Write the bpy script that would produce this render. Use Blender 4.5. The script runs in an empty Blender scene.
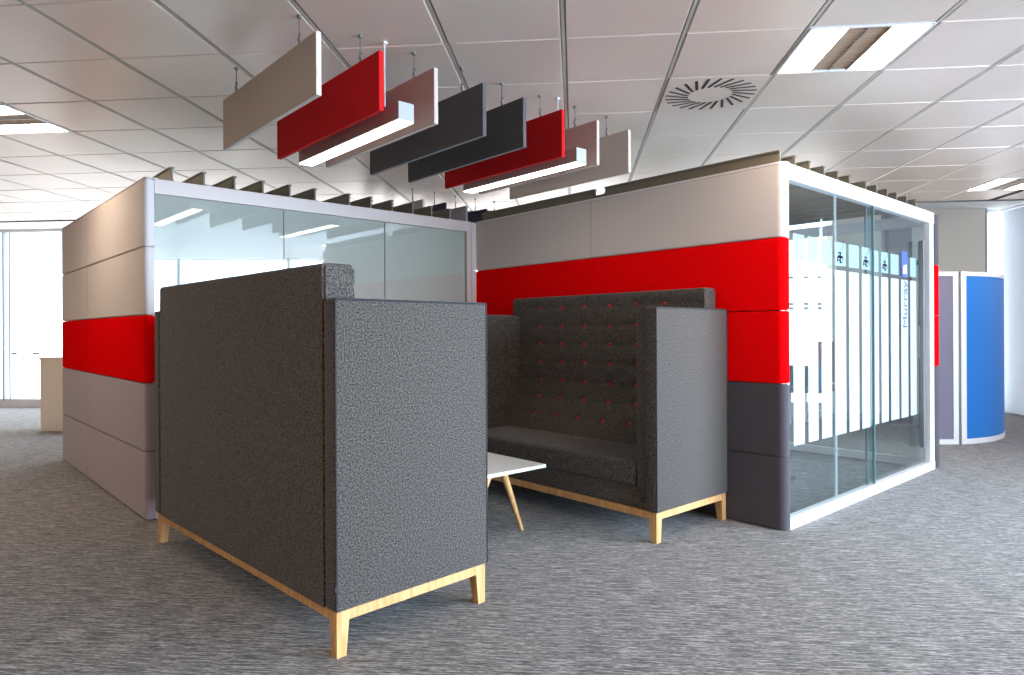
import bpy, bmesh, math, random
from mathutils import Vector, Matrix, Euler
random.seed(7)
R = math.radians
PI = math.pi
scene = bpy.context.scene
col = scene.collection

# ------------------------------------------------------------------ materials
def mat(name, base=(.8, .8, .8), rough=.6, metal=0., emit=None, estr=0., spec=None, sheen=0.):
    m = bpy.data.materials.new(name); m.use_nodes = True
    b = m.node_tree.nodes['Principled BSDF']
    b.inputs['Base Color'].default_value = (*base, 1)
    b.inputs['Roughness'].default_value = rough
    b.inputs['Metallic'].default_value = metal
    if spec is not None: b.inputs['Specular IOR Level'].default_value = spec
    if sheen: b.inputs['Sheen Weight'].default_value = sheen
    if emit:
        b.inputs['Emission Color'].default_value = (*emit, 1)
        b.inputs['Emission Strength'].default_value = estr
    return m

def coords(nt, scale=(1, 1, 1)):
    tc = nt.nodes.new('ShaderNodeTexCoord'); mp = nt.nodes.new('ShaderNodeMapping')
    mp.inputs['Scale'].default_value = scale
    nt.links.new(tc.outputs['Object'], mp.inputs['Vector'])
    return mp.outputs['Vector']

def noise(nt, vec, scale, detail=2., rough=.5):
    n = nt.nodes.new('ShaderNodeTexNoise')
    n.inputs['Scale'].default_value = scale; n.inputs['Detail'].default_value = detail
    n.inputs['Roughness'].default_value = rough
    nt.links.new(vec, n.inputs['Vector'])
    return n.outputs['Fac']

def ramp(nt, fac, stops):
    r = nt.nodes.new('ShaderNodeValToRGB')
    e = r.color_ramp.elements
    while len(e) < len(stops): e.new(.5)
    for el, (p, c) in zip(e, stops): el.position = p; el.color = (*c, 1)
    nt.links.new(fac, r.inputs['Fac'])
    return r.outputs['Color']

def bump(nt, fac, strength, dist=.002):
    b = nt.nodes.new('ShaderNodeBump')
    b.inputs['Strength'].default_value = strength; b.inputs['Distance'].default_value = dist
    nt.links.new(fac, b.inputs['Height'])
    nt.links.new(b.outputs['Normal'], nt.nodes['Principled BSDF'].inputs['Normal'])

def fabric(name, dark, light, scale=180, lo=.38, hi=.66, rough=.9, bstr=.3, sheen=.15, spec=.2):
    m = mat(name, light, rough, spec=spec, sheen=sheen); nt = m.node_tree
    v = coords(nt); f = noise(nt, v, scale, 3., .7)
    c = ramp(nt, f, [(lo, dark), (hi, light)])
    nt.links.new(c, nt.nodes['Principled BSDF'].inputs['Base Color'])
    bump(nt, f, bstr, .001)
    return m

M = {}
M['felt'] = fabric('charcoal_felt', (.017, .014, .012), (.170, .142, .124), 150, .39, .69, bstr=.0)
M['felt_dark'] = mat('dark_piping', (.02, .02, .022), .8)
M['pad_beige'] = fabric('beige_wool', (.58, .51, .475), (.70, .62, .585), 260, rough=.85)
M['pad_red'] = fabric('red_wool', (.86, .002, .003), (.98, .003, .005), 260, rough=.9, sheen=0, spec=.0)
M['pad_grey'] = fabric('aubergine_grey_wool', (.33, .27, .305), (.46, .385, .43), 260, rough=.85)
M['baf_beige'] = fabric('taupe_baffle_felt', (.58, .49, .42), (.68, .58, .50), 300)
M['baf_taupe'] = fabric('rosy_taupe_baffle_felt', (.47, .36, .31), (.56, .43, .38), 300)
M['baf_red'] = fabric('red_baffle_felt', (.52, .006, .008), (.66, .008, .01), 300, sheen=0)
M['baf_dark'] = fabric('charcoal_baffle_felt', (.06, .052, .05), (.13, .115, .112), 300)
M['baf_navy'] = fabric('navy_baffle_felt', (.010, .012, .022), (.022, .025, .042), 300)
M['baf_grey'] = fabric('cool_grey_baffle_felt', (.22, .22, .24), (.30, .30, .32), 300)
M['pink_frame'] = mat('rosy_grey_powder_coat', (.60, .485, .44), .5)
M['pad_grey_shaded'] = fabric('shaded_grey_wool', (.052, .043, .047), (.095, .08, .09), 260, rough=.85)  # grey pad wool, sofa's shade put into the colour; end post reuses it
M['housing'] = mat('light_grey_housing', (.34, .335, .33), .5)
M['button'] = mat('red_button', (.55, .012, .02), .7)
M['white_frame'] = mat('white_powder_coat', (.80, .77, .765), .4)
M['grey_metal'] = mat('brushed_grey_metal', (.17, .165, .16), .5, .3)
M['black'] = mat('black_plastic', (.012, .012, .014), .5)
M['slat'] = mat('olive_slat', (.17, .145, .10), .55)
M['steel'] = mat('steel_wire', (.20, .19, .18), .4, .6)
M['table_top'] = mat('white_laminate', (.82, .81, .77), .35)
M['cream'] = mat('cream_lacquer', (.92, .82, .73), .5)
M['beige_wall'] = mat('beige_paint', (.93, .86, .74), .8)
M['warm_wall'] = mat('warm_paint', (.36, .22, .14), .8)
M['white_wall'] = mat('white_paint', (.82, .81, .79), .8)
M['dark_partition'] = mat('dark_grey_cladding', (.11, .105, .11), .6)
M['brown_partition'] = mat('brown_red_cladding', (.17, .065, .06), .6)
M['blue'] = fabric('blue_screen_fabric', (.01, .14, .46), (.018, .19, .56), 300)
M['mauve'] = fabric('mauve_screen_fabric', (.19, .165, .22), (.26, .225, .29), 300)
M['navy_chair'] = mat('navy_upholstery', (.012, .02, .05), .8)
M['red_chair'] = mat('red_upholstery', (.32, .01, .03), .8)
M['lamp'] = mat('lit_diffuser', (.9, .9, .88), .5, emit=(1., .83, .65), estr=31.)
M['bar_lamp'] = mat('lit_bar_diffuser', (.9, .9, .88), .5, emit=(1., .93, .84), estr=8.)
M['louvre'] = mat('satin_louvre', (.42, .37, .32), .35, .7)
M['louvre_glow'] = mat('lit_louvre_well', (.8, .7, .6), .6, emit=(1., .78, .58), estr=1.6)
M['logo_blue'] = mat('logo_blue', (.06, .11, .48), .5)
M['logo_white'] = mat('logo_white', (.85, .87, .9), .5)
M['text_grey'] = mat('lettering_grey_blue', (.07, .10, .20), .6)
M['glyph'] = mat('black_vinyl', (.008, .008, .01), .8, spec=.1)
M['cyan_vinyl'] = mat('pale_cyan_vinyl', (.6, .78, .76), .5)

def wood():
    m = mat('oiled_oak', (.6, .35, .15), .5); nt = m.node_tree
    v = coords(nt, (40, 40, 4)); f = noise(nt, v, 1.4, 3)
    c = ramp(nt, f, [(.35, (.54, .265, .085)), (.65, (.70, .40, .16))])
    nt.links.new(c, nt.nodes['Principled BSDF'].inputs['Base Color'])
    return m
M['wood'] = wood()

def glass(name, tint, edge=False, refl=1.):
    """thin architectural pane: tinted see-through with Fresnel reflection"""
    m = bpy.data.materials.new(name); m.use_nodes = True; nt = m.node_tree
    nt.nodes.remove(nt.nodes['Principled BSDF'])
    out = nt.nodes['Material Output']
    t = nt.nodes.new('ShaderNodeBsdfTransparent'); t.inputs['Color'].default_value = (*tint, 1)
    g = nt.nodes.new('ShaderNodeBsdfGlossy'); g.inputs['Roughness'].default_value = .02
    g.inputs['Color'].default_value = (.95, .97, 1, 1)
    fr = nt.nodes.new('ShaderNodeFresnel'); fr.inputs['IOR'].default_value = 1.5
    ge = nt.nodes.new('ShaderNodeNewGeometry'); io = nt.nodes.new('ShaderNodeMath'); io.operation = 'MULTIPLY_ADD'
    io.inputs[1].default_value = -.8333; io.inputs[2].default_value = 1.5
    nt.links.new(ge.outputs['Backfacing'], io.inputs[0]); nt.links.new(io.outputs[0], fr.inputs['IOR'])
    mu = nt.nodes.new('ShaderNodeMath'); mu.operation = 'MULTIPLY'; mu.inputs[1].default_value = refl
    mu.use_clamp = True
    mx = nt.nodes.new('ShaderNodeMixShader')
    nt.links.new(fr.outputs[0], mu.inputs[0]); nt.links.new(mu.outputs[0], mx.inputs['Fac'])
    nt.links.new(t.outputs[0], mx.inputs[1]); nt.links.new(g.outputs[0], mx.inputs[2])
    nt.links.new(mx.outputs[0], out.inputs['Surface'])
    return m
M['glass'] = glass('clear_glass', (.93, .965, .955), refl=1.7)
M['glass_front'] = glass('clear_front_glass', (.87, .925, .94), refl=.9)
M['glass_edge'] = mat('green_glass_edge', (.10, .22, .22), .15)
M['glass_room'] = glass('window_glass', (.97, .98, .99), refl=.6)

def film(name, colr, trans, clear):
    """frosted adhesive film: scatters light to both sides, a little clear"""
    m = bpy.data.materials.new(name); m.use_nodes = True; nt = m.node_tree
    nt.nodes.remove(nt.nodes['Principled BSDF']); out = nt.nodes['Material Output']
    d = nt.nodes.new('ShaderNodeBsdfDiffuse'); d.inputs['Color'].default_value = (*colr, 1)
    tl = nt.nodes.new('ShaderNodeBsdfTranslucent'); tl.inputs['Color'].default_value = (*colr, 1)
    t = nt.nodes.new('ShaderNodeBsdfTransparent')
    a = nt.nodes.new('ShaderNodeMixShader'); a.inputs['Fac'].default_value = trans
    b = nt.nodes.new('ShaderNodeMixShader'); b.inputs['Fac'].default_value = clear
    nt.links.new(d.outputs[0], a.inputs[1]); nt.links.new(tl.outputs[0], a.inputs[2])
    nt.links.new(a.outputs[0], b.inputs[1]); nt.links.new(t.outputs[0], b.inputs[2])
    nt.links.new(b.outputs[0], out.inputs['Surface'])
    return m
M['film'] = film('frosted_white_film', (.64, .66, .66), .45, .06)
M['film_pale'] = film('frosted_pale_film', (.48, .63, .63), .45, .25)
M['film_full'] = film('full_frosted_film', (.97, .97, .95), .8, .12)
M['film_haze'] = film('light_haze_film', (.92, .95, .94), .5, .45)

def carpet():
    m = mat('streaked_carpet', (.2, .2, .2), .85, spec=.25, sheen=.1); nt = m.node_tree
    v1 = coords(nt, (7, 100, 1)); f1 = noise(nt, v1, 1., 3., .6)
    v2 = coords(nt, (30, 230, 1)); f2 = noise(nt, v2, 1., 2., .7)
    mixn = nt.nodes.new('ShaderNodeMath'); mixn.operation = 'ADD'
    sc = nt.nodes.new('ShaderNodeMath'); sc.operation = 'MULTIPLY'; sc.inputs[1].default_value = .5
    nt.links.new(f1, mixn.inputs[0]); nt.links.new(f2, mixn.inputs[1])
    nt.links.new(mixn.outputs[0], sc.inputs[0])
    c = ramp(nt, sc.outputs[0], [(.39, (.034, .030, .028)), (.5, (.155, .141, .131)), (.61, (.45, .413, .385))])
    nt.links.new(c, nt.nodes['Principled BSDF'].inputs['Base Color'])
    bump(nt, f2, .3, .002)
    return m
M['carpet'] = carpet()

def tile_mat():
    m = mat('pearl_metal_tile', (.62, .57, .53), .38, .3); nt = m.node_tree
    v = coords(nt); f = noise(nt, v, 1.1, 1.)
    c = ramp(nt, f, [(.35, (.77, .61, .50)), (.65, (.83, .67, .565))])
    nt.links.new(c, nt.nodes['Principled BSDF'].inputs['Base Color'])
    v2 = coords(nt, (330, 330, 330)); vo = nt.nodes.new('ShaderNodeTexVoronoi')
    vo.inputs['Scale'].default_value = 1.; vo.inputs['Randomness'].default_value = .0
    nt.links.new(v2, vo.inputs['Vector'])
    bump(nt, vo.outputs['Distance'], .05, .001)
    return m
M['tile'] = tile_mat()
M['grid'] = mat('ceiling_grid_bar', (.50, .44, .38), .45, .2)
M['void'] = mat('dark_gap', (.045, .04, .036), .8)

# ------------------------------------------------------------------ helpers
def link(name, bm, m, parent=None, smooth=False, xf=None):
    me = bpy.data.meshes.new(name)
    if xf is not None: bm.transform(xf)
    bmesh.ops.recalc_face_normals(bm, faces=bm.faces[:])
    bm.to_mesh(me); bm.free()
    if smooth:
        for p in me.polygons: p.use_smooth = True
        try: me.set_sharp_from_angle(angle=R(40))
        except Exception: pass
    me.materials.append(m)
    o = bpy.data.objects.new(name, me); col.objects.link(o)
    if parent: o.parent = parent
    return o

def box(bm, x0, x1, y0, y1, z0, z1, bev=0., seg=2):
    t = bmesh.new()
    r = bmesh.ops.create_cube(t, size=1)
    for v in t.verts:
        v.co = Vector(((x0+x1)/2 + v.co.x*(x1-x0), (y0+y1)/2 + v.co.y*(y1-y0), (z0+z1)/2 + v.co.z*(z1-z0)))
    if bev: bmesh.ops.bevel(t, geom=t.edges[:], offset=bev, segments=seg, affect='EDGES', profile=.5)
    merge(bm, t)

def merge(bm, t):
    me = bpy.data.meshes.new('tmp'); t.to_mesh(me); t.free()
    bm.from_mesh(me); bpy.data.meshes.remove(me)

def B(*a, **k):
    bm = bmesh.new(); box(bm, *a, **k); return bm

def cyl(bm, p0, p1, r0, r1=None, seg=12):
    r1 = r0 if r1 is None else r1
    p0 = Vector(p0); p1 = Vector(p1); d = p1-p0
    t = bmesh.new()
    bmesh.ops.create_cone(t, cap_ends=True, segments=seg, radius1=r0, radius2=r1, depth=d.length)
    q = d.to_track_quat('Z', 'Y').to_matrix().to_4x4()
    t.transform(Matrix.Translation((p0+p1)/2) @ q)
    merge(bm, t)

def prism(bm, pts, z0, z1, bev=0., seg=2):
    t = bmesh.new()
    vs = [t.verts.new((x, y, z0)) for x, y in pts]
    f = t.faces.new(vs)
    ex = bmesh.ops.extrude_face_region(t, geom=[f])
    for v in [g for g in ex['geom'] if isinstance(g, bmesh.types.BMVert)]: v.co.z = z1
    if bev:
        t.edges.ensure_lookup_table()
        es = [e for e in t.edges if len(e.link_faces) == 2 and abs(e.verts[0].co.z-e.verts[1].co.z) < 1e-6]
        bmesh.ops.bevel(t, geom=es, offset=bev, segments=seg, affect='EDGES')
    merge(bm, t)

def tag(o, label=None, cat=None, group=None, kind=None):
    if label: o['label'] = label
    if cat: o['category'] = cat
    if group: o['group'] = group
    if kind: o['kind'] = kind
    return o

def empty(name, loc=(0, 0, 0), rz=0., label=None, cat=None, group=None):
    o = bpy.data.objects.new(name, None); col.objects.link(o)
    o.empty_display_size = .1
    o.location = loc; o.rotation_euler = (0, 0, rz)
    return tag(o, label, cat, group)

def copy_tree(o, parent=None):
    c = o.copy(); col.objects.link(c)
    if parent: c.parent = parent
    for ch in [x for x in list(col.objects) if x.parent == o and x != c]:
        copy_tree(ch, c)
    return c

# ------------------------------------------------------------------ room frame: local (L, D) axes of the ceiling grid
GA = R(43.03)
ROT = GA - PI/2
def LD(L, D): return (L*math.sin(GA)+D*math.cos(GA), -L*math.cos(GA)+D*math.sin(GA))
def room(name, bm, m, smooth=False, kind='structure', parent=None):
    o = link(name, bm, m, parent, smooth)
    if parent is None: o.rotation_euler = (0, 0, ROT)
    if kind and parent is None: o['kind'] = kind
    return o

H = 2.7085
HS = 2.98
L0, L1, D0, D1 = -12.0, 6.25, -5.0, 10.45
TE = 8.3             # where the tile field ends
room('floor', B(L0-.2, L1+.2, D0-.2, D1+.2, -.1, 0), M['carpet'])
# ceiling: metal tiles with real gaps
U0, V0, T = -.048, 3.4078, .6
lamps = [(2, 0, 'v'), (-7, 1, 'h'), (7, 6, 'v'), (-7, -5, 'h'), (2, -6, 'v'), (-3, -6, 'v'), (-13, -2, 'h'), (7, 0, 'v'), (-13, 4, 'h'), (-3, -11, 'v'), (-8, -11, 'h'), (-17, -6, 'h')]
vent = (1, 1)
bm = bmesh.new()
i0, i1 = math.floor((L0-U0)/T)-0, math.ceil((L1-U0)/T)
j0, j1 = math.floor((D0-V0)/T), math.floor((TE-V0)/T+.2)
lampset = {(a, b) for a, b, _ in lamps}
for i in range(i0, i1):
    for j in range(j0, j1):
        if (i, j) in lampset: continue
        a0, a1 = U0+i*T+.0115, U0+(i+1)*T-.0115
        b0, b1 = V0+j*T+.003, V0+(j+1)*T-.003
        a0 = max(a0, L0); a1 = min(a1, L1)
        if a1-a0 < .05: continue
        tx, ty = random.uniform(-.0012, .0012), random.uniform(-.0012, .0012)
        c = .006
        def zz(a, b): return H + tx*(a-(a0+a1)/2)/.3 + ty*(b-(b0+b1)/2)/.3
        q = [(a0+c, b0+c), (a1-c, b0+c), (a1-c, b1-c), (a0+c, b1-c)]
        o_ = [(a0, b0), (a1, b0), (a1, b1), (a0, b1)]
        vi = [bm.verts.new((x, y, zz(x, y))) for x, y in q]
        vo = [bm.verts.new((x, y, H+.008)) for x, y in o_]
        vt = [bm.verts.new((x, y, H+.03)) for x, y in o_]
        bm.faces.new(vi[::-1])
        for k in range(4):
            bm.faces.new((vi[k], vi[(k+1) % 4], vo[(k+1) % 4], vo[k]))
            bm.faces.new((vo[k], vo[(k+1) % 4], vt[(k+1) % 4], vt[k]))
TE2 = V0 + j1*T
ceil = room('ceiling', bm, M['tile'])
g = bmesh.new()
for i in range(i0, i1+1):
    x = U0+i*T
    box(g, x-.009, x+.009, D0, TE2, H+.002, H+.03)
room('grid_bars', g, M['grid'], parent=ceil)
g = B(L0-.2, L1+.2, D0-.2, TE2+.02, H+.09, H+.14)
room('backing', g, M['void'], parent=ceil)
g = bmesh.new()
box(g, L0-.2, L1+.2, TE2, D1+.2, HS, HS+.1)
box(g, L0-.2, L1+.2, TE2-.0, TE2+.02, H, HS+.02)
room('ceiling_soffit', g, M['white_wall'], parent=ceil)
room('trim_1', B(L0, L1, TE2-.03, TE2+.001, H-.012, H+.01), M['grey_metal'])
# slot diffuser near the right-hand windows
g = bmesh.new(); box(g, 4.735, 4.795, 7.25, TE2-.04, H-.006, H-.001)
s = room('slot_diffuser', g, M['void'], kind=None)
tag(s, 'dark narrow slot air diffuser in the ceiling at far right, past the lamp', 'air vent')
# walls
room('wall_left', B(L0-.2, L0, D0, D1, 0, HS+.1), M['warm_wall'])
room('wall_back', B(L0, L1, D0-.2, D0, 0, HS+.1), M['warm_wall'])
# far wall: windows left, beige pier right
room('wall_pier', B(3.80, 5.93, D1-.12, D1+.1, 0, HS), M['beige_wall'])
g = bmesh.new(); box(g, L0, L1, D1, D1+.08, 0, .14); box(g, L0, L1, D1, D1+.08, HS-.05, HS+.1)
room('wall_far', g, M['white_frame'])
def window(name, bars, panes):
    g = bmesh.new()
    for b_ in bars: box(g, *b_)
    w = room(name, g, M['win_frame'])
    g = bmesh.new()
    for b_ in panes: box(g, *b_)
    room('glass_pane', g, M['glass_room'], parent=w)
M['win_frame'] = mat('grey_window_frame', (.30, .33, .37), .5)
bars = []
for x in (-11.2, -9.53, -9.41): bars.append((x-.011, x+.011, D1-.03, D1+.05, .12, HS-.05))
bars.append((-9.36, -9.27, D1-.05, D1-.02, .885, .915)); bars.append((-8.98, -8.86, D1-.05, D1-.02, .885, .915))
window('window_1', bars, [(L0, -6.0, D1+.02, D1+.026, .14, HS-.05)])
bars = [(-4.5, -4.46, D1-.03, D1+.05, .12, HS-.05), (-1.5, -1.46, D1-.03, D1+.05, .12, HS-.05),
        (1.5, 1.54, D1-.03, D1+.05, .12, HS-.05),
        (2.9, 3.8, D1-.05, D1-.02, 1.60, 1.635), (2.9, 3.8, D1-.05, D1-.02, 1.535, 1.57), (3.0, 3.8, D1-.04, D1-.02, 2.0, 2.03)]
window('window_2', bars, [(-6.0, 3.8, D1+.02, D1+.026, .14, HS-.05)])
window('window_3', [(5.93, 5.97, D1-.1, D1+.05, 0, HS), ], [(5.97, L1, D1+.02, D1+.026, .14, HS-.05)])
# right wall: floor-to-ceiling windows along the D direction
bars = [(L1-.04, L1+.05, D0, D1, 0, .03), (L1-.01, L1+.05, D0, D1, 2.95, HS+.1)]
for y in (10.42, 6.6, 4.4, 2.2, 0., -2.2, -4.9): bars.append((L1-.0, L1+.05, y-.03, y+.03, .03, 2.95))
window('window_4', bars, [(L1+.02, L1+.026, D0, D1, .03, 2.95)])
M['blind'] = film('white_roller_blind', (.66, .66, .67), .18, 0.)
for k, (a, b_) in enumerate(((4.43, 6.57), (6.63, 10.38))):
    bl = room('roller_blind', B(L1-.035, L1-.033, a, b_, .03, 2.93), M['blind'], kind=None)
    tag(bl, ['white roller blind drawn over the window nearer the viewer on the right', 'white roller blind drawn over the farthest right-hand window behind the blue screen'][k], 'blind', 'white roller blinds')
    g = bmesh.new(); cyl(g, (L1-.05, a, 2.95), (L1-.05, b_, 2.95), .022, seg=12); link('roller', g, M['white_frame'], bl, True)
room('baseboard_right', B(L1-.05, L1-.02, D0, D1, .0, .022), M['win_frame'])

# ceiling lamps
def lamp(i, j, d, label):
    cx, cy = U0+(i+.5)*T, V0+(j+.5)*T
    X, Y = LD(cx, cy)
    r = empty('ceiling_lamp', (X, Y, H), ROT + (PI/2 if d == 'h' else 0), label, 'ceiling light', 'recessed ceiling lamps')
    w = .286
    g = bmesh.new()
    for s in (-1, 1):
        box(g, s*w-.007, s*w+.007, -w-.007, w+.007, -.004, .02)
        box(g, -w, w, s*w-.007, s*w+.007, -.004, .02)
    link('frame', g, M['white_frame'], r)
    for s in (-1, 1):
        a, b_ = sorted((s*.105, s*(w-.007)))
        link('diffuser', B(a, b_, -w+.007, w-.007, .004, .012), M['lamp'], r)
    link('louvre_well', B(-.1, .1, -w+.007, w-.007, .035, .045), M['louvre_glow'], r)
    g = bmesh.new()
    for k in range(15):
        y = -w+.02+k*(2*w-.04)/14
        box(g, -.1, .1, y-.002, y+.002, .004, .035)
    box(g, -.004, .004, -w, w, .002, .035)
    for s in (-1, 1):
        box(g, s*.1-.004, s*.1+.004, -w, w, .0, .035)
        box(g, -.1, .1, s*w-.025, s*w+.025, .003, .02) if False else None
    link('louvre', g, M['louvre'], r)
    return r
names = ['bright square ceiling lamp at upper right with central louvre', 'square ceiling lamp cut off by the left edge of the photo',
         'square ceiling lamp far off at the right edge above the blue screen']
for k, (i, j, d) in enumerate(lamps):
    lamp(i, j, d, names[k] if k < 3 else 'square recessed ceiling lamp outside the photo, behind the viewer or to the side')
# ceiling vent: swirl diffuser
X, Y = LD(U0+1.5*T, V0+1.5*T)
v = empty('ceiling_vent', (X, Y, H), ROT, 'round swirl air diffuser with dark radial slots in a ceiling tile', 'air vent')
g = B(-.288, .288, -.296, .296, -.0035, -.0015)
link('face_plate', g, M['tile'], v)
g = bmesh.new()
for k in range(24):
    t = bmesh.new(); box(t, .0, .152, -.0085, .0085, -.0050, -.0036)
    a = k*2*PI/24
    t.transform(Matrix.Rotation(a, 4, 'Z') @ Matrix.Translation((.136, .0, 0)) @ Matrix.Rotation(R(34), 4, 'Z'))
    merge(g, t)
link('slots', g, M['black'], v)

# ------------------------------------------------------------------ sofas
SL, SD = 2.02, .768
ROWS = [1.40, 1.255, 1.115, .975, .83, .695, .565]
COLS = [SL/2 + (k-2.5)*.245 for k in range(6)]
def xprof(z):
    if z > .80: return .138 + .0*(z-.8)
    t = (.80-z)/.36
    return .138 + .165*t**1.7
def tuft(y, z, cols, rows):
    d = 0.
    for r in rows: d = max(d, .0035*math.exp(-((z-r)/.014)**2))
    e = 0.
    for r in rows:
        if abs(z-r) > .1: continue
        for c in cols:
            q = (y-c)**2+(z-r)**2
            if q < .01: e = max(e, .024*math.exp(-math.sqrt(q)/.021))
    return d+e
def cushion_grid(f, u0, u1, v0, v1, nu, nv, back):
    """closed padded block: front face f(u,v)->Vector, back(u,v)->Vector"""
    b_ = bmesh.new()
    F = [[b_.verts.new(f(u0+(u1-u0)*i/nu, v0+(v1-v0)*j/nv)) for j in range(nv+1)] for i in range(nu+1)]
    for i in range(nu):
        for j in range(nv):
            b_.faces.new((F[i][j], F[i+1][j], F[i+1][j+1], F[i][j+1]))
    rim = [(i, 0) for i in range(nu)] + [(nu, j) for j in range(nv)] + [(i, nv) for i in range(nu, 0, -1)] + [(0, j) for j in range(nv, 0, -1)]
    K = [b_.verts.new(back(u0+(u1-u0)*i/nu, v0+(v1-v0)*j/nv)) for i, j in rim]
    n = len(rim)
    for k in range(n):
        a, b2 = rim[k], rim[(k+1) % n]
        b_.faces.new((F[a[0]][a[1]], F[b2[0]][b2[1]], K[(k+1) % n], K[k]))
    b_.faces.new(K)
    return b_
def make_sofa(label):
    s = empty('high_back_sofa', label=label, cat='sofa', group='high-back booth sofas')
    # outer shells
    def panel_with_piping(name, args, face):
        p = link(name, B(*args, bev=.014, seg=3), M['felt'], s, True)
        return p
    for sd in (0, 1):
        y0, y1 = (0, .08) if sd == 0 else (SL-.08, SL)
        p = link('side_panel', B(0, SD, y0, y1, .173, 1.353, bev=.014, seg=3), M['felt'], s, True)
        yo = y0+.002 if sd == 0 else y1-.002
        g = bmesh.new(); i = .006
        P = [(i, .18), (i, 1.347), (SD-i, 1.347), (SD-i, .18)]
        for k in range(3):
            a, b_ = P[k], P[k+1]
            cyl(g, (a[0], yo, a[1]), (b_[0], yo, b_[1]), .0045, seg=8)
        link('piping', g, M['felt_dark'], p, True)
    g = bmesh.new(); prism(g, [(.002, .173), (.10, .173), (.10, 1.45), (.136, 1.45), (.136, 1.474), (.1306, 1.4846), (.12, 1.49), (.018, 1.49), (.0074, 1.4846), (.002, 1.474)], .081, SL-.081, .010, 3)
    g.transform(Matrix(((1, 0, 0, 0), (0, 0, 1, 0), (0, 1, 0, 0), (0, 0, 0, 1))))
    link('back_panel', g, M['felt'], s, True)
    # tufted back
    zt = 1.476; zb = .30
    def f(y, z):
        x = xprof(max(z, .44)) - tuft(y, z, COLS, ROWS)
        e = min((zt-z)/.012, 1.)
        x -= .008*(1-math.sqrt(max(0, 1-(1-e)**2)))
        return Vector((x, y, z))
    link('back_cushion', cushion_grid(f, .082, SL-.082, zb, zt, 150, 100, lambda y, z: Vector((.09, y, z))), M['felt'], s, True)
    for r in ROWS:
        for c in COLS:
            g = bmesh.new(); bmesh.ops.create_uvsphere(g, u_segments=10, v_segments=6, radius=.0145)
            link('button', g, M['button'], s, True, Matrix.Translation((xprof(r)-.016, c, r)) @ Matrix.Diagonal((.55, 1, 1, 1)))
    # inner side cushions
    for sd in (0, 1):
        yb = .081 if sd == 0 else SL-.081
        sg = 1 if sd == 0 else -1
        cs = [.30, .50, .68]
        def fs(x, z):
            d = .083 - .7*tuft(x, z, cs, ROWS)
            e = min((1.345-z)/.025, (.752-x)/.025, 1.); e = max(e, 0)
            d -= .025*(1-math.sqrt(max(0, 1-(1-e)**2)))
            return Vector((x, yb+sg*d, z))
        link('side_cushion', cushion_grid(fs, .10, .752, .30, 1.345, 60, 100, lambda x, z: Vector((x, yb, z))), M['felt'], s, True)
    # seat
    link('seat_cushion', B(.17, SD-.005, .168, SL-.168, .30, .45, bev=.028, seg=4), M['felt'], s, True)
    link('seat_base', B(.08, SD-.03, .08, SL-.08, .173, .305, bev=.006), M['felt'], s, True)
    # wooden frame
    g = bmesh.new(); z0, z1 = .132, .172; w = .045; i = .012
    box(g, i, i+w, i, SL-i, z0, z1, .002, 1); box(g, SD-i-w, SD-i, i, SL-i, z0, z1, .002, 1)
    box(g, i+w, SD-i-w, i, i+w, z0, z1, .002, 1); box(g, i+w, SD-i-w, SL-i-w, SL-i, z0, z1, .002, 1)
    link('base_frame', g, M['wood'], s)
    for cx in (0, 1):
        for cy in (0, 1):
            g = bmesh.new(); t = .056; b_ = .040
            ox = i-.001 if cx == 0 else SD-i+.001; oy = i-.001 if cy == 0 else SL-i+.001
            sx = 1 if cx == 0 else -1; sy = 1 if cy == 0 else -1
            top = [(ox, oy), (ox+sx*t, oy), (ox+sx*t, oy+sy*t), (ox, oy+sy*t)]
            bot = [(ox, oy), (ox+sx*b_, oy), (ox+sx*b_, oy+sy*b_), (ox, oy+sy*b_)]
            vt = [g.verts.new((x, y, .171)) for x, y in top]; vb = [g.verts.new((x, y, 0)) for x, y in bot]
            g.faces.new(vt); g.faces.new(vb[::-1])
            for k in range(4): g.faces.new((vt[k], vt[(k+1) % 4], vb[(k+1) % 4], vb[k]))
            link('leg', g, M['wood'], s)
    link('maker_tag', B(-.003, .006, -.003, .004, .255, .275), M['black'], s)
    return s
sofa = make_sofa('charcoal felt high-back sofa in the foreground, seen from behind, on oak legs')
sofa.location = (1.174, 2.320, 0); sofa.rotation_euler = (0, 0, R(3.19)); sofa.scale = (1.014, 1.014, 1.006)
s2 = copy_tree(sofa)
s2.location = (3.952, 2.335+SL, 0); s2.scale = (1.0, 1.0, 1.012); s2.rotation_euler = (0, 0, PI)
s2['label'] = 'charcoal tufted high-back sofa with red buttons, against the red and beige pod wall'

# ------------------------------------------------------------------ coffee table
t = empty('coffee_table', (2.575, 3.375, 0), 0, 'white-topped low table on splayed oak legs between the two sofas', 'table')
link('table_top', B(-.375, .375, -.375, .375, .378, .40, bev=.003), M['table_top'], t)
for sx in (-1, 1):
    for sy in (-1, 1):
        g = bmesh.new(); cyl(g, (sx*.06, sy*.335, .378), (sx*.232, sy*.303, .0), .021, .0115, 16)
        # level the foot
        for q in g.verts:
            if q.co.z < .02: q.co.z = max(q.co.z, 0); 
        link('leg', g, M['wood'], t, True)

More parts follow.
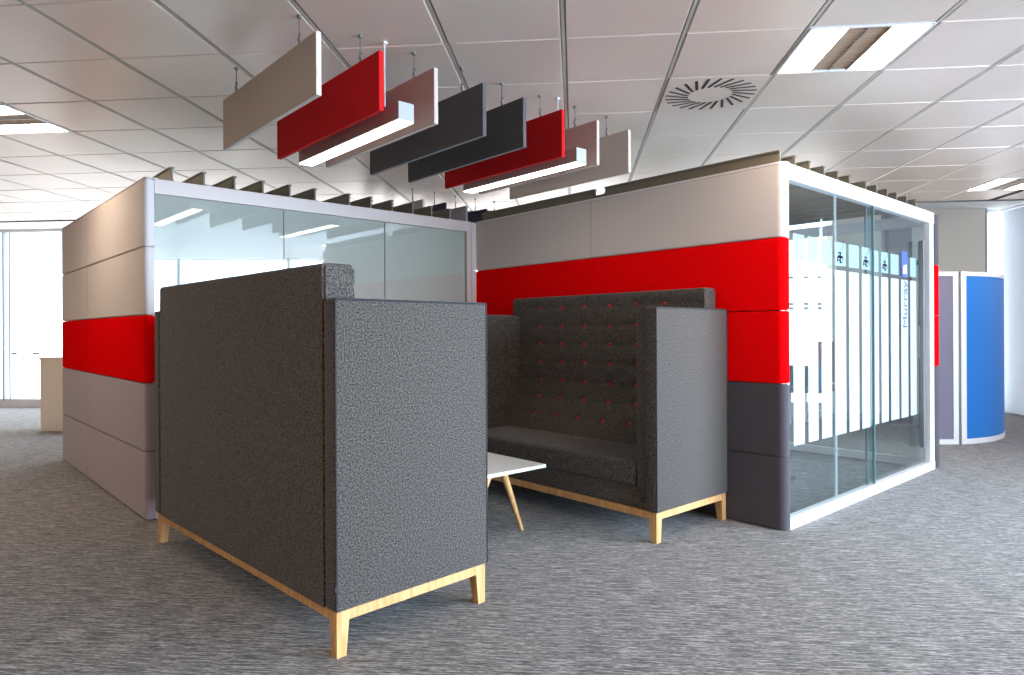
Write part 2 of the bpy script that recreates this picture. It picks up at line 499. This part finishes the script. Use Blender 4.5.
# ------------------------------------------------------------------ meeting pods
BH = .45
def arc_corner(cx, cy, r, a0, a1, n=8):
    return [(cx+r*math.cos(a0+(a1-a0)*k/n), cy+r*math.sin(a0+(a1-a0)*k/n)) for k in range(n+1)]
def padded_wall(root, x0, x1, splits, bands, r, name='fabric_panel', round_side=-1, top=BH*5):
    """upholstered wall along y at x0..x1, first corner (smallest y) rounded on the x0 side"""
    for c in range(len(splits)-1):
        ya, yb = splits[c]+(.002 if c else 0), splits[c+1]-.002
        for k, mk in enumerate(bands):
            z0, z1 = k*BH+.002, (k+1)*BH-.002
            if c == 0:
                pts = arc_corner(x0+r, ya+r, r, PI, 1.5*PI) + [(x1, ya), (x1, yb), (x0, yb)]
            else:
                pts = [(x0, ya), (x1, ya), (x1, yb), (x0, yb)]
            g = bmesh.new(); prism(g, pts, z0 if k else .004, z1, .007, 3)
            if True:
                pass
            link(name, g, M[mk], root, True)

def slats(root, xs, y_ranges, z0=2.252, z1=2.342, th=.014):
    for x in xs:
        for ya, yb in y_ranges:
            g = bmesh.new()
            box(g, x-th/2, x+th/2, ya, yb, z0, z1, .002, 1)
            box(g, x-.016, x+.016, ya, yb, z1-.012, z1, .002, 1)
            box(g, x-.016, x+.016, ya, yb, z0, z0+.012, .002, 1)
            link('roof_slat', g, M['slat'], root)

# pod B (right).  local = world axes
pb = empty('meeting_pod', (3.955, 1.95, 0), 0, 'glass-fronted meeting pod on the right with beige, red and dark grey padded wall', 'meeting pod', 'glass and fabric meeting pods')
PBX, PBY = 3.955, 1.95
X1 = 6.72-PBX; YB = 4.95-PBY
padded_wall(pb, 0, .058, [0, 3.512-PBY, YB], ['pad_grey_shaded', 'pad_grey_shaded', 'pad_red', 'pad_red', 'pad_beige'], .05)  # two lowest bands carry the shade behind the sofa in their colour
link('wall_core', B(.060, .085, .06, YB, .0, 2.25), M['white_frame'], pb)
# white cap on top of the padded wall, head and sill frames
g = bmesh.new(); prism(g, arc_corner(.05, .05, .045, PI, 1.5*PI)+[(.085, .005), (.085, YB), (.005, YB)], 2.25, 2.262)
link('wall_cap', g, M['white_frame'], pb)
g = bmesh.new()
box(g, .060, X1, .0, .06, 2.158, 2.255, .002, 1); box(g, .086, X1, YB-.06, YB, 2.158, 2.255, .002, 1)
box(g, X1-.001, X1+.06, .082, YB, 2.158, 2.255, .002, 1); box(g, .085, X1, 1.50, 1.56, 2.20, 2.252, .002, 1)
box(g, X1-.04, X1, .05, .10, 2.158, 2.255)
link('head_frame', g, M['white_frame'], pb)
g = bmesh.new()
box(g, .060, X1, .0, .06, 0, .07, .002, 1); box(g, .086, X1, YB-.06, YB, 0, .07, .002, 1); box(g, X1, X1+.06, .082, YB, 0, .07, .002, 1)
link('sill_track', g, M['white_frame'], pb)
# end posts
g = bmesh.new(); box(g, X1-.10, X1, .005, .055, .07, 2.158, .002, 1); link('door_post', g, M['white_frame'], pb)
for k, mk in enumerate(['pad_grey_shaded', 'pad_grey_shaded', 'pad_red', 'pad_red', 'pad_grey_shaded']):
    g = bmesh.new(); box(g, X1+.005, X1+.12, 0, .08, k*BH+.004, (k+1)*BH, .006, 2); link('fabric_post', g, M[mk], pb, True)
XJ = 4.733-PBX; XK = 5.40-PBX; 
def pane(root, a, b_, y, name='glass_pane', z0=.07, z1=2.158, th=.010):
    o = link(name, B(a, b_, y, y+th, z0, z1), M['glass_front'] if root is pb else M['glass'], root)
    return o
p1 = pane(pb, .062, XJ-.002, .02); p2 = pane(pb, XJ+.002, XK, .02)
door = pane(pb, 5.33-PBX, X1-.10, .045, 'sliding_door')
for (root, xx, yy) in ((p2, XK, .02), (door, 5.33-PBX, .045), (p1, XJ, .02)):
    e = (.012 if root is not p1 else .0025)
    link('pane_edge', B(xx-e/2, xx+e/2, yy-.003, yy+.013, .07, 2.158), M['glass_edge'] if root is not p1 else M['film_haze'], root)
back = pane(pb, .09, X1, YB-.035, 'rear_glass_pane')
endp = link('end_glass_pane', B(X1+.025, X1+.035, .085, YB-.005, .07, 2.158), M['glass'], pb)
# films on the front glass: squares on top, long stripes below
gaps = [4.077, 4.281, 4.478, 4.687, 4.920, 5.146, 5.372, 5.588, 5.787, 6.013, 6.225, 6.43]
edges = [4.0]+gaps
def films(pane_obj, a, b_, y):
    g = bmesh.new(); h = bmesh.new()
    prev = 3.995
    for c in gaps:
        s, e = prev, c-.027
        prev = c+.027
        s2_, e2_ = max(s, a), min(e, b_)
        if e2_-s2_ < .01: continue
        box(g, s2_-PBX, e2_-PBX, y-.0012, y-.0004, .505, 1.640)
        if not (6.04 < (s2_+e2_)/2 < 6.2): box(h, s2_-PBX, e2_-PBX, y-.0012, y-.0004, 1.673, 1.835)
    link('frosted_stripes', g, M['film'], pane_obj); link('frosted_squares', h, M['film_pale'], pane_obj)
films(p1, 3.995, 4.73, .02); films(p2, 4.737, 5.32, .02); films(door, 5.335, 6.42, .045)
# black glyphs in some squares
def glyph(parent, x, z, y):
    g = bmesh.new()
    def st(x0, z0, x1, z1, w=.006):
        dx, dz = x1-x0, z1-z0; L = math.hypot(dx, dz)
        t = bmesh.new(); box(t, 0, L, -.0005, .0005, -w/2, w/2)
        t.transform(Matrix.Translation((x+x0-PBX, y-.0025, z+z0)) @ Matrix.Rotation(-math.atan2(dz, dx), 4, 'Y'))
        merge(g, t)
    st(-.04, .0, .04, .0, .018); st(-.04, .0, -.045, -.035, .014); st(.0, .03, .0, -.045, .018); st(.04, 0, .045, -.03, .008)
    st(-.03, -.02, .03, -.04, .008); st(-.02, .03, .02, .03, .008); st(-.035, .015, -.02, .035, .006)
    st(.0, .045, .05, .075, .0035); st(.05, .075, .055, .12, .0035)
    link('symbol', g, M['glyph'], parent)
glyph(p2, 4.80, 1.735, .02); glyph(p2, 5.25, 1.735, .02); glyph(door, 5.69, 1.735, .045)
# logo and room name
g = bmesh.new(); box(g, 6.055-PBX, 6.185-PBX, .0425, .0436, 1.668, 1.872)
lg = link('logo', g, M['logo_blue'], door)
g = bmesh.new(); 
t = bmesh.new(); vs = [t.verts.new((px-PBX, .0420, pz)) for px, pz in ((6.085, 1.69), (6.165, 1.69), (6.165, 1.77), (6.095, 1.755))]
t.faces.new(vs); merge(g, t)
link('logo_mark', g, M['logo_white'], lg)
def text_mesh(body, size):
    cu = bpy.data.curves.new('t', 'FONT'); cu.body = body; cu.size = size; cu.extrude = .0004; cu.align_x = 'CENTER'; cu.align_y = 'CENTER'
    o = bpy.data.objects.new('t', cu); col.objects.link(o)
    dg = bpy.context.evaluated_depsgraph_get(); me = bpy.data.meshes.new_from_object(o.evaluated_get(dg))
    bpy.data.objects.remove(o); return me
me = text_mesh('Murray', .135)
me.transform(Matrix.Translation((6.13-PBX, .0420, 1.435)) @ Matrix.Rotation(R(90), 4, 'X') @ Matrix.Rotation(R(90), 4, 'Z'))
me.materials.clear(); me.materials.append(M['text_grey'])
o = bpy.data.objects.new('lettering', me); col.objects.link(o); o.parent = door
# door handle
g = bmesh.new()
box(g, 6.40-PBX, 6.455-PBX, -.012, .02, .225, 1.985, .003, 1)
for z in (.4, 1.8): box(g, 6.415-PBX, 6.44-PBX, .015, .046, z-.02, z+.02)
hd = link('door_handle', g, M['grey_metal'], door)
link('door_stile', B(6.50-PBX, 6.575-PBX, .028, .058, .23, 1.99, bev=.002, seg=1), M['grey_metal'], door)
link('lock_case', B(6.455-PBX, 6.50-PBX, .012, .044, .98, 1.26, bev=.003, seg=1), M['cream'], door)
xsB = [4.105, 4.304, 4.517, 4.727, 4.926, 5.21, 5.418, 5.629, 5.829, 6.052, 6.263]
slats(pb, [x-PBX for x in [4.0]+[q*1.023 for q in xsB]], [(.045, 3.40-PBY), (3.50-PBY, YB-.05)])
# clips joining the two slat rows
g = bmesh.new(); box(g, .06, .10, 1.46, 1.49, 2.262, 2.30, .004, 1); box(g, .05, .08, 1.49, 1.53, 2.262, 2.28, .004, 1); cyl(g, (.06, 1.47, 2.30), (.10, 1.52, 2.27), .008)
link('roof_clip', g, M['steel'], pb)

# pod A (left)
pa = empty('meeting_pod', (1.13, 4.883, 0), R(.95), 'glass-fronted meeting pod on the left behind the foreground sofa, with padded red band', 'meeting pod', 'glass and fabric meeting pods')
YA = 2.93; XA1 = 2.70
bands = ['pad_grey', 'pad_grey', 'pad_red', 'pad_beige', 'pad_beige']
padded_wall(pa, 0, .058, [0, 1.756, YA], bands, .03)
link('wall_core', B(.060, .085, .06, YA, .0, 2.25), M['pink_frame'], pa)
g = bmesh.new(); prism(g, arc_corner(.03, .03, .027, PI, 1.5*PI)+[(.085, .003), (.085, YA), (.003, YA)], 2.25, 2.258)
link('wall_cap', g, M['pad_beige'], pa)
g = bmesh.new()
box(g, .060, XA1+.05, 0, .06, 2.155, 2.252, .002, 1); box(g, .086, XA1+.05, YA-.06, YA, 2.155, 2.252, .002, 1); box(g, .085, XA1+.01, 1.45, 1.51, 2.20, 2.25, .002, 1); box(g, XA1, XA1+.05, .05, YA-.05, 2.155, 2.252)
link('head_frame', g, M['pink_frame'], pa)
g = bmesh.new(); box(g, .060, XA1, 0, .06, 0, .07, .002, 1); box(g, .086, XA1, YA-.06, YA, 0, .07, .002, 1)
link('sill_track', g, M['pink_frame'], pa)
link('corner_post', B(XA1, XA1+.05, .0, .06, 0, 2.155, bev=.002, seg=1), M['pink_frame'], pa)
for k, mk in enumerate(bands):
    link('fabric_post', B(XA1+.053, XA1+.115, .0, YA, k*BH+.004, (k+1)*BH, bev=.006), M[mk], pa, True)
sp = [.062, .957, 1.835, XA1]
M['joint'] = mat('pane_joint_seal', (.35, .37, .37), .5)
for k in range(3):
    q = pane(pa, sp[k]+.0015, sp[k+1]-.0015, .02)
    link('frosted_film', B(sp[k]+.0015, sp[k+1]-.0015, .0312, .0322, .07, 2.155), M['film_full'], q)
    link('rear_pane', B(sp[k]+.03, sp[k+1]-.0015, YA-.035, YA-.025, .07, 2.155), M['glass'], q)
    if k < 2: link('pane_joint', B(sp[k+1]-.0015, sp[k+1]+.0015, .018, .031, .07, 2.155), M['joint'], q)
xsA = [1.296, 1.502, 1.71, 1.915, 2.121, 2.325, 2.618, 2.816, 3.021, 3.23, 3.43, 3.633]
slats(pa, [x*1.007-1.13+.002 for x in xsA], [(.03, 1.44), (1.54, YA-.05)], z1=2.354)

# floor outlet inside the right pod
fo = empty('floor_outlet', (5.42, 2.66, 0), 0, 'round dark floor box in the carpet inside the right pod', 'floor outlet')
g = bmesh.new(); cyl(g, (0, 0, .0), (0, 0, .006), .085, seg=32); link('ring', g, M['steel'], fo, True)
g = bmesh.new(); cyl(g, (0, 0, .006), (0, 0, .009), .072, seg=32); link('lid', g, M['black'], fo, True)

# ------------------------------------------------------------------ hanging baffles
def cable(parent, y, z0, z1):
    g = bmesh.new()
    cyl(g, (0, y, z0), (0, y, z1), .003, seg=6)
    cyl(g, (0, y, z1-.012), (0, y, z1), .011, seg=10)
    for k in range(3):
        zc = z0+.012+k*.02
        t = bmesh.new(); bmesh.ops.create_cone(t, cap_ends=True, segments=8, radius1=.008, radius2=.004, depth=.018)
        t.transform(Matrix.Translation((0, y+(.003 if k % 2 else -.003), zc))); merge(g, t)
    link('suspension_cable', g, M['steel'], parent, True)
def baffle(x, y0, m, label, group):
    b_ = empty('acoustic_baffle', (x, y0, 2.285), 0, label, 'ceiling baffle', group)
    link('felt_board', B(-.0125, .0125, 0, 1.2, 0, .285, bev=.0015, seg=1), M[m], b_)
    for y in (.2, 1.02): cable(b_, y, .285, H-2.285+.0)
    return b_
G1 = 'felt baffles hung in the near row'
first = [('baf_beige', 'beige hanging felt baffle, leftmost and nearest of the row'),
 ('baf_red', 'red hanging felt baffle, second from left beside the larger bar light'),
 ('baf_taupe', 'taupe hanging felt baffle just right of the larger bar light'),
 ('baf_dark', 'charcoal hanging felt baffle right behind the nearer taupe one'),
 ('baf_dark', 'charcoal hanging felt baffle just left of the farther red one'),
 ('baf_red', 'red hanging felt baffle toward the right end, beside the smaller bar light'),
 ('baf_taupe', 'taupe hanging felt baffle second from the right end, behind the smaller bar light'),
 ('baf_beige', 'beige hanging felt baffle at the right end of the near row')]
for k, (m, lb) in enumerate(first):
    baffle(1.337+.0125+k*.3175, 2.80 + (.025 if k > 3 else 0), m, lb, G1)
far = [('baf_beige', 'pale beige hanging baffle glimpsed above the left pod roof slats'),
 ('baf_navy', 'small glimpse of navy hanging baffle left of the cool grey one'),
 ('baf_grey', 'cool grey hanging baffle beyond the gap between the pods'),
 ('baf_navy', 'navy hanging baffle showing right above the gap between the pods'),
 ('baf_grey', 'grey hanging baffle barely showing over the right pod wall')]
for k, (m, lb) in enumerate(far):
    baffle(3.85+.275*k, 5.66, m, lb, 'felt baffles hung in the far row')
def bar_light(x, label):
    b_ = empty('bar_light', (x, 2.79, 2.25), 0, label, 'pendant light', 'linear bar lights among the baffles')
    g = bmesh.new(); box(g, -.045, .045, 0, 1.13, .012, .10, .002, 1); link('housing', g, M['housing'], b_)
    link('diffuser', B(-.041, .041, .004, 1.126, .006, .013), M['bar_lamp'], b_)
    for y in (.2, .95):
        g = bmesh.new(); cyl(g, (0, y, .10), (0, y, H-2.25), .0025, seg=6); cyl(g, (0, y, H-2.25-.01), (0, y, H-2.25), .014, seg=12)
        cyl(g, (0, y, .10), (0, y, .12), .008, seg=8)
        link('suspension_cable', g, M['white_frame'], b_, True)
bar_light(1.80, 'lit white bar light hanging between the nearer red and taupe baffles')
bar_light(3.06, 'lit white bar light hanging between the farther red and taupe baffles')

# ------------------------------------------------------------------ things in the distance
# curved fabric screen
sc_ = empty('curved_screen', (8.35, 2.208, 0), R(-41.66), 'curved office screen with blue and mauve fabric panels, right of the glass pod', 'room divider')
def strip(name, pts, z0, z1, th, m, parent):
    """vertical band that follows a plan curve"""
    g = bmesh.new(); n = len(pts); V = []
    for k in range(n):
        a = Vector(pts[max(k-1, 0)]); b_ = Vector(pts[min(k+1, n-1)]); d = (b_-a).normalized(); nn = Vector((-d.y, d.x))*th/2
        p = Vector(pts[k])
        V.append([g.verts.new((p.x+nn.x, p.y+nn.y, z0)), g.verts.new((p.x-nn.x, p.y-nn.y, z0)), g.verts.new((p.x-nn.x, p.y-nn.y, z1)), g.verts.new((p.x+nn.x, p.y+nn.y, z1))])
    for k in range(n-1):
        for q in range(4): g.faces.new((V[k][q], V[k][(q+1) % 4], V[k+1][(q+1) % 4], V[k+1][q]))
    g.faces.new(V[0]); g.faces.new(V[-1][::-1])
    return link(name, g, m, parent, True)
RC = 1.45; a0 = R(12)
def arcp(t): return (RC*(math.sin(t)-math.sin(a0))+.02, RC*(math.cos(a0)-math.cos(t)))
full = [arcp(a0+(R(88)-a0)*k/28) for k in range(29)]
SH = 1.845
strip('blue_panel', full[1:-1], .05, SH-.04, .036, M['blue'], sc_)
strip('panel_frame', full, 0, .055, .045, M['white_frame'], sc_); strip('panel_frame', full, SH-.045, SH, .045, M['white_frame'], sc_)
strip('panel_frame', full[:2], 0, SH, .046, M['white_frame'], sc_); strip('panel_frame', full[-2:], 0, SH, .046, M['white_frame'], sc_)
flat = [(-.02-.30*k/4, .0) for k in range(5)]
link('mauve_panel', B(-.30, -.06, -.018, .018, .05, SH-.04), M['mauve'], sc_)
g = bmesh.new(); box(g, -.32, -.005, -.023, .023, 0, .055); box(g, -.32, -.005, -.023, .023, SH-.045, SH)
box(g, -.06, -.005, -.023, .023, .055, SH-.045); box(g, -.34, -.30, -.023, .023, .0, SH)
link('panel_frame', g, M['white_frame'], sc_)
g = bmesh.new(); cyl(g, (.008, -.002, 0), (.008, -.002, SH-.01), .008, seg=10); link('hinge', g, M['grey_metal'], sc_)

# beige storage unit at far left
X, Y = LD(-6.72, 7.9)
cb = empty('storage_cabinet', (X, Y, 0), ROT, 'plain cream storage cabinet beyond the left pod, near the windows', 'cabinet')
link('body', B(0, .8, 0, .42, .0, .905, bev=.003, seg=1), M['cream'], cb)
link('top_board', B(-.01, .81, -.012, .43, .905, .93, bev=.003, seg=1), M['cream'], cb)

# dark full-height partition seen through the sliding door
X, Y = LD(4.04, 9.2)
dp = empty('partition_panel', (X, Y, 0), ROT, 'tall dark grey partition with brown lower part, seen through the sliding glass door', 'partition')
link('upper_board', B(.05, .34, 0, .08, 2.03, HS-.001), M['dark_partition'], dp)
link('lower_board', B(.05, .34, 0, .08, .0, 2.03), M['brown_partition'], dp)
link('edge_post', B(-.0, .05, -.01, .09, .0, HS-.001), M['black'], dp)

# visitor chairs glimpsed between the stripes
def chair(L, D, rz, m, label, backh, group):
    X, Y = LD(L, D)
    c = empty('visitor_chair', (X, Y, 0), ROT+rz, label, 'chair', group)
    link('seat', B(-.22, .22, -.22, .22, .43, .50, bev=.02, seg=3), m, c, True)
    g = B(-.21, .21, .19, .235, .52, backh, bev=.018, seg=3); g.transform(Matrix.Shear('XY', 4, (0, 0)) if False else Matrix.Identity(4))
    link('backrest', g, m, c, True)
    for s in (-1, 1):
        g = bmesh.new()
        cyl(g, (s*.2, -.2, .012), (s*.2, .22, .012), .012, seg=8); cyl(g, (s*.2, -.2, .012), (s*.2, -.16, .44), .012, seg=8)
        cyl(g, (s*.2, .22, .012), (s*.2, .21, .6), .012, seg=8)
        link('sled_leg', g, M['white_frame'], c, True)
chair(2.98, 9.0, R(160), M['navy_chair'], 'navy visitor chair glimpsed between the frosted stripes, leftmost', .78, 'visitor chairs beyond the pod')
chair(3.32, 9.35, R(-25), M['red_chair'], 'dark red visitor chair glimpsed between the frosted stripes', 1.07, 'visitor chairs beyond the pod')

# ------------------------------------------------------------------ light
w = bpy.data.worlds.new('daylight'); scene.world = w; w.use_nodes = True
bg = w.node_tree.nodes['Background']
# overcast sky, brighter on the side where the sun stands behind the cloud
wn = w.node_tree
tcw = wn.nodes.new('ShaderNodeTexCoord'); dt = wn.nodes.new('ShaderNodeVectorMath'); dt.operation = 'DOT_PRODUCT'
sx_, sy_ = LD(.93, -.36)
dt.inputs[1].default_value = (sx_*.97, sy_*.97, .22)
mr = wn.nodes.new('ShaderNodeMapRange'); mr.inputs['From Min'].default_value = .15; mr.inputs['From Max'].default_value = 1.
mr.inputs['To Min'].default_value = 3.2; mr.inputs['To Max'].default_value = 29.
cr = wn.nodes.new('ShaderNodeValToRGB'); cr.color_ramp.elements[0].position = .1; cr.color_ramp.elements[0].color = (.92, .97, 1, 1)
cr.color_ramp.elements[1].position = .8; cr.color_ramp.elements[1].color = (.60, .79, 1, 1)
wn.links.new(tcw.outputs['Generated'], dt.inputs[0]); wn.links.new(dt.outputs['Value'], mr.inputs['Value'])
wn.links.new(dt.outputs['Value'], cr.inputs['Fac']); wn.links.new(cr.outputs['Color'], bg.inputs['Color'])
wn.links.new(mr.outputs['Result'], bg.inputs['Strength'])
w.cycles.sampling_method = 'AUTOMATIC'
def portal(L, D, z, sx, sz, face):
    """portal in a window opening: guides the sky light in, gives off nothing itself"""
    la = bpy.data.lights.new('window_portal', 'AREA'); la.shape = 'RECTANGLE'; la.size = sx; la.size_y = sz
    la.cycles.is_portal = True
    o = bpy.data.objects.new('window_portal', la); col.objects.link(o)
    X, Y = LD(L, D); o.location = (X, Y, z)
    o.rotation_euler = (R(90), 0, ROT + face)
    return o
portal(L1+.12, (D0+D1)/2, HS/2, D1-D0, HS, R(90))
portal((L0+3.8)/2, D1+.14, HS/2, 3.8-L0, HS, R(180))

# ------------------------------------------------------------------ camera
cam = bpy.data.cameras.new('camera'); co = bpy.data.objects.new('camera', cam); col.objects.link(co)
co.location = (0, 0, 1.23)
co.matrix_world = Matrix.Translation((0, 0, 1.23)) @ Matrix.Rotation(R(48.34-90), 4, 'Z') @ Matrix.Rotation(R(90), 4, 'X') @ Matrix.Rotation(R(-.289), 4, 'Z')
cam.sensor_width = 36; cam.lens = 36*672.3/1024; cam.shift_y = -6.09/1024; cam.clip_start = .05
scene.camera = co
scene.view_settings.view_transform = 'Standard'; scene.view_settings.look = 'None'
scene.view_settings.gamma = 1; scene.view_settings.use_curve_mapping = False
scene.view_settings.exposure = .22
cy = scene.cycles
cy.max_bounces = 10; cy.diffuse_bounces = 5; cy.glossy_bounces = 4; cy.transparent_max_bounces = 24
cy.sample_clamp_indirect = 6; cy.caustics_reflective = False; cy.use_denoising = True
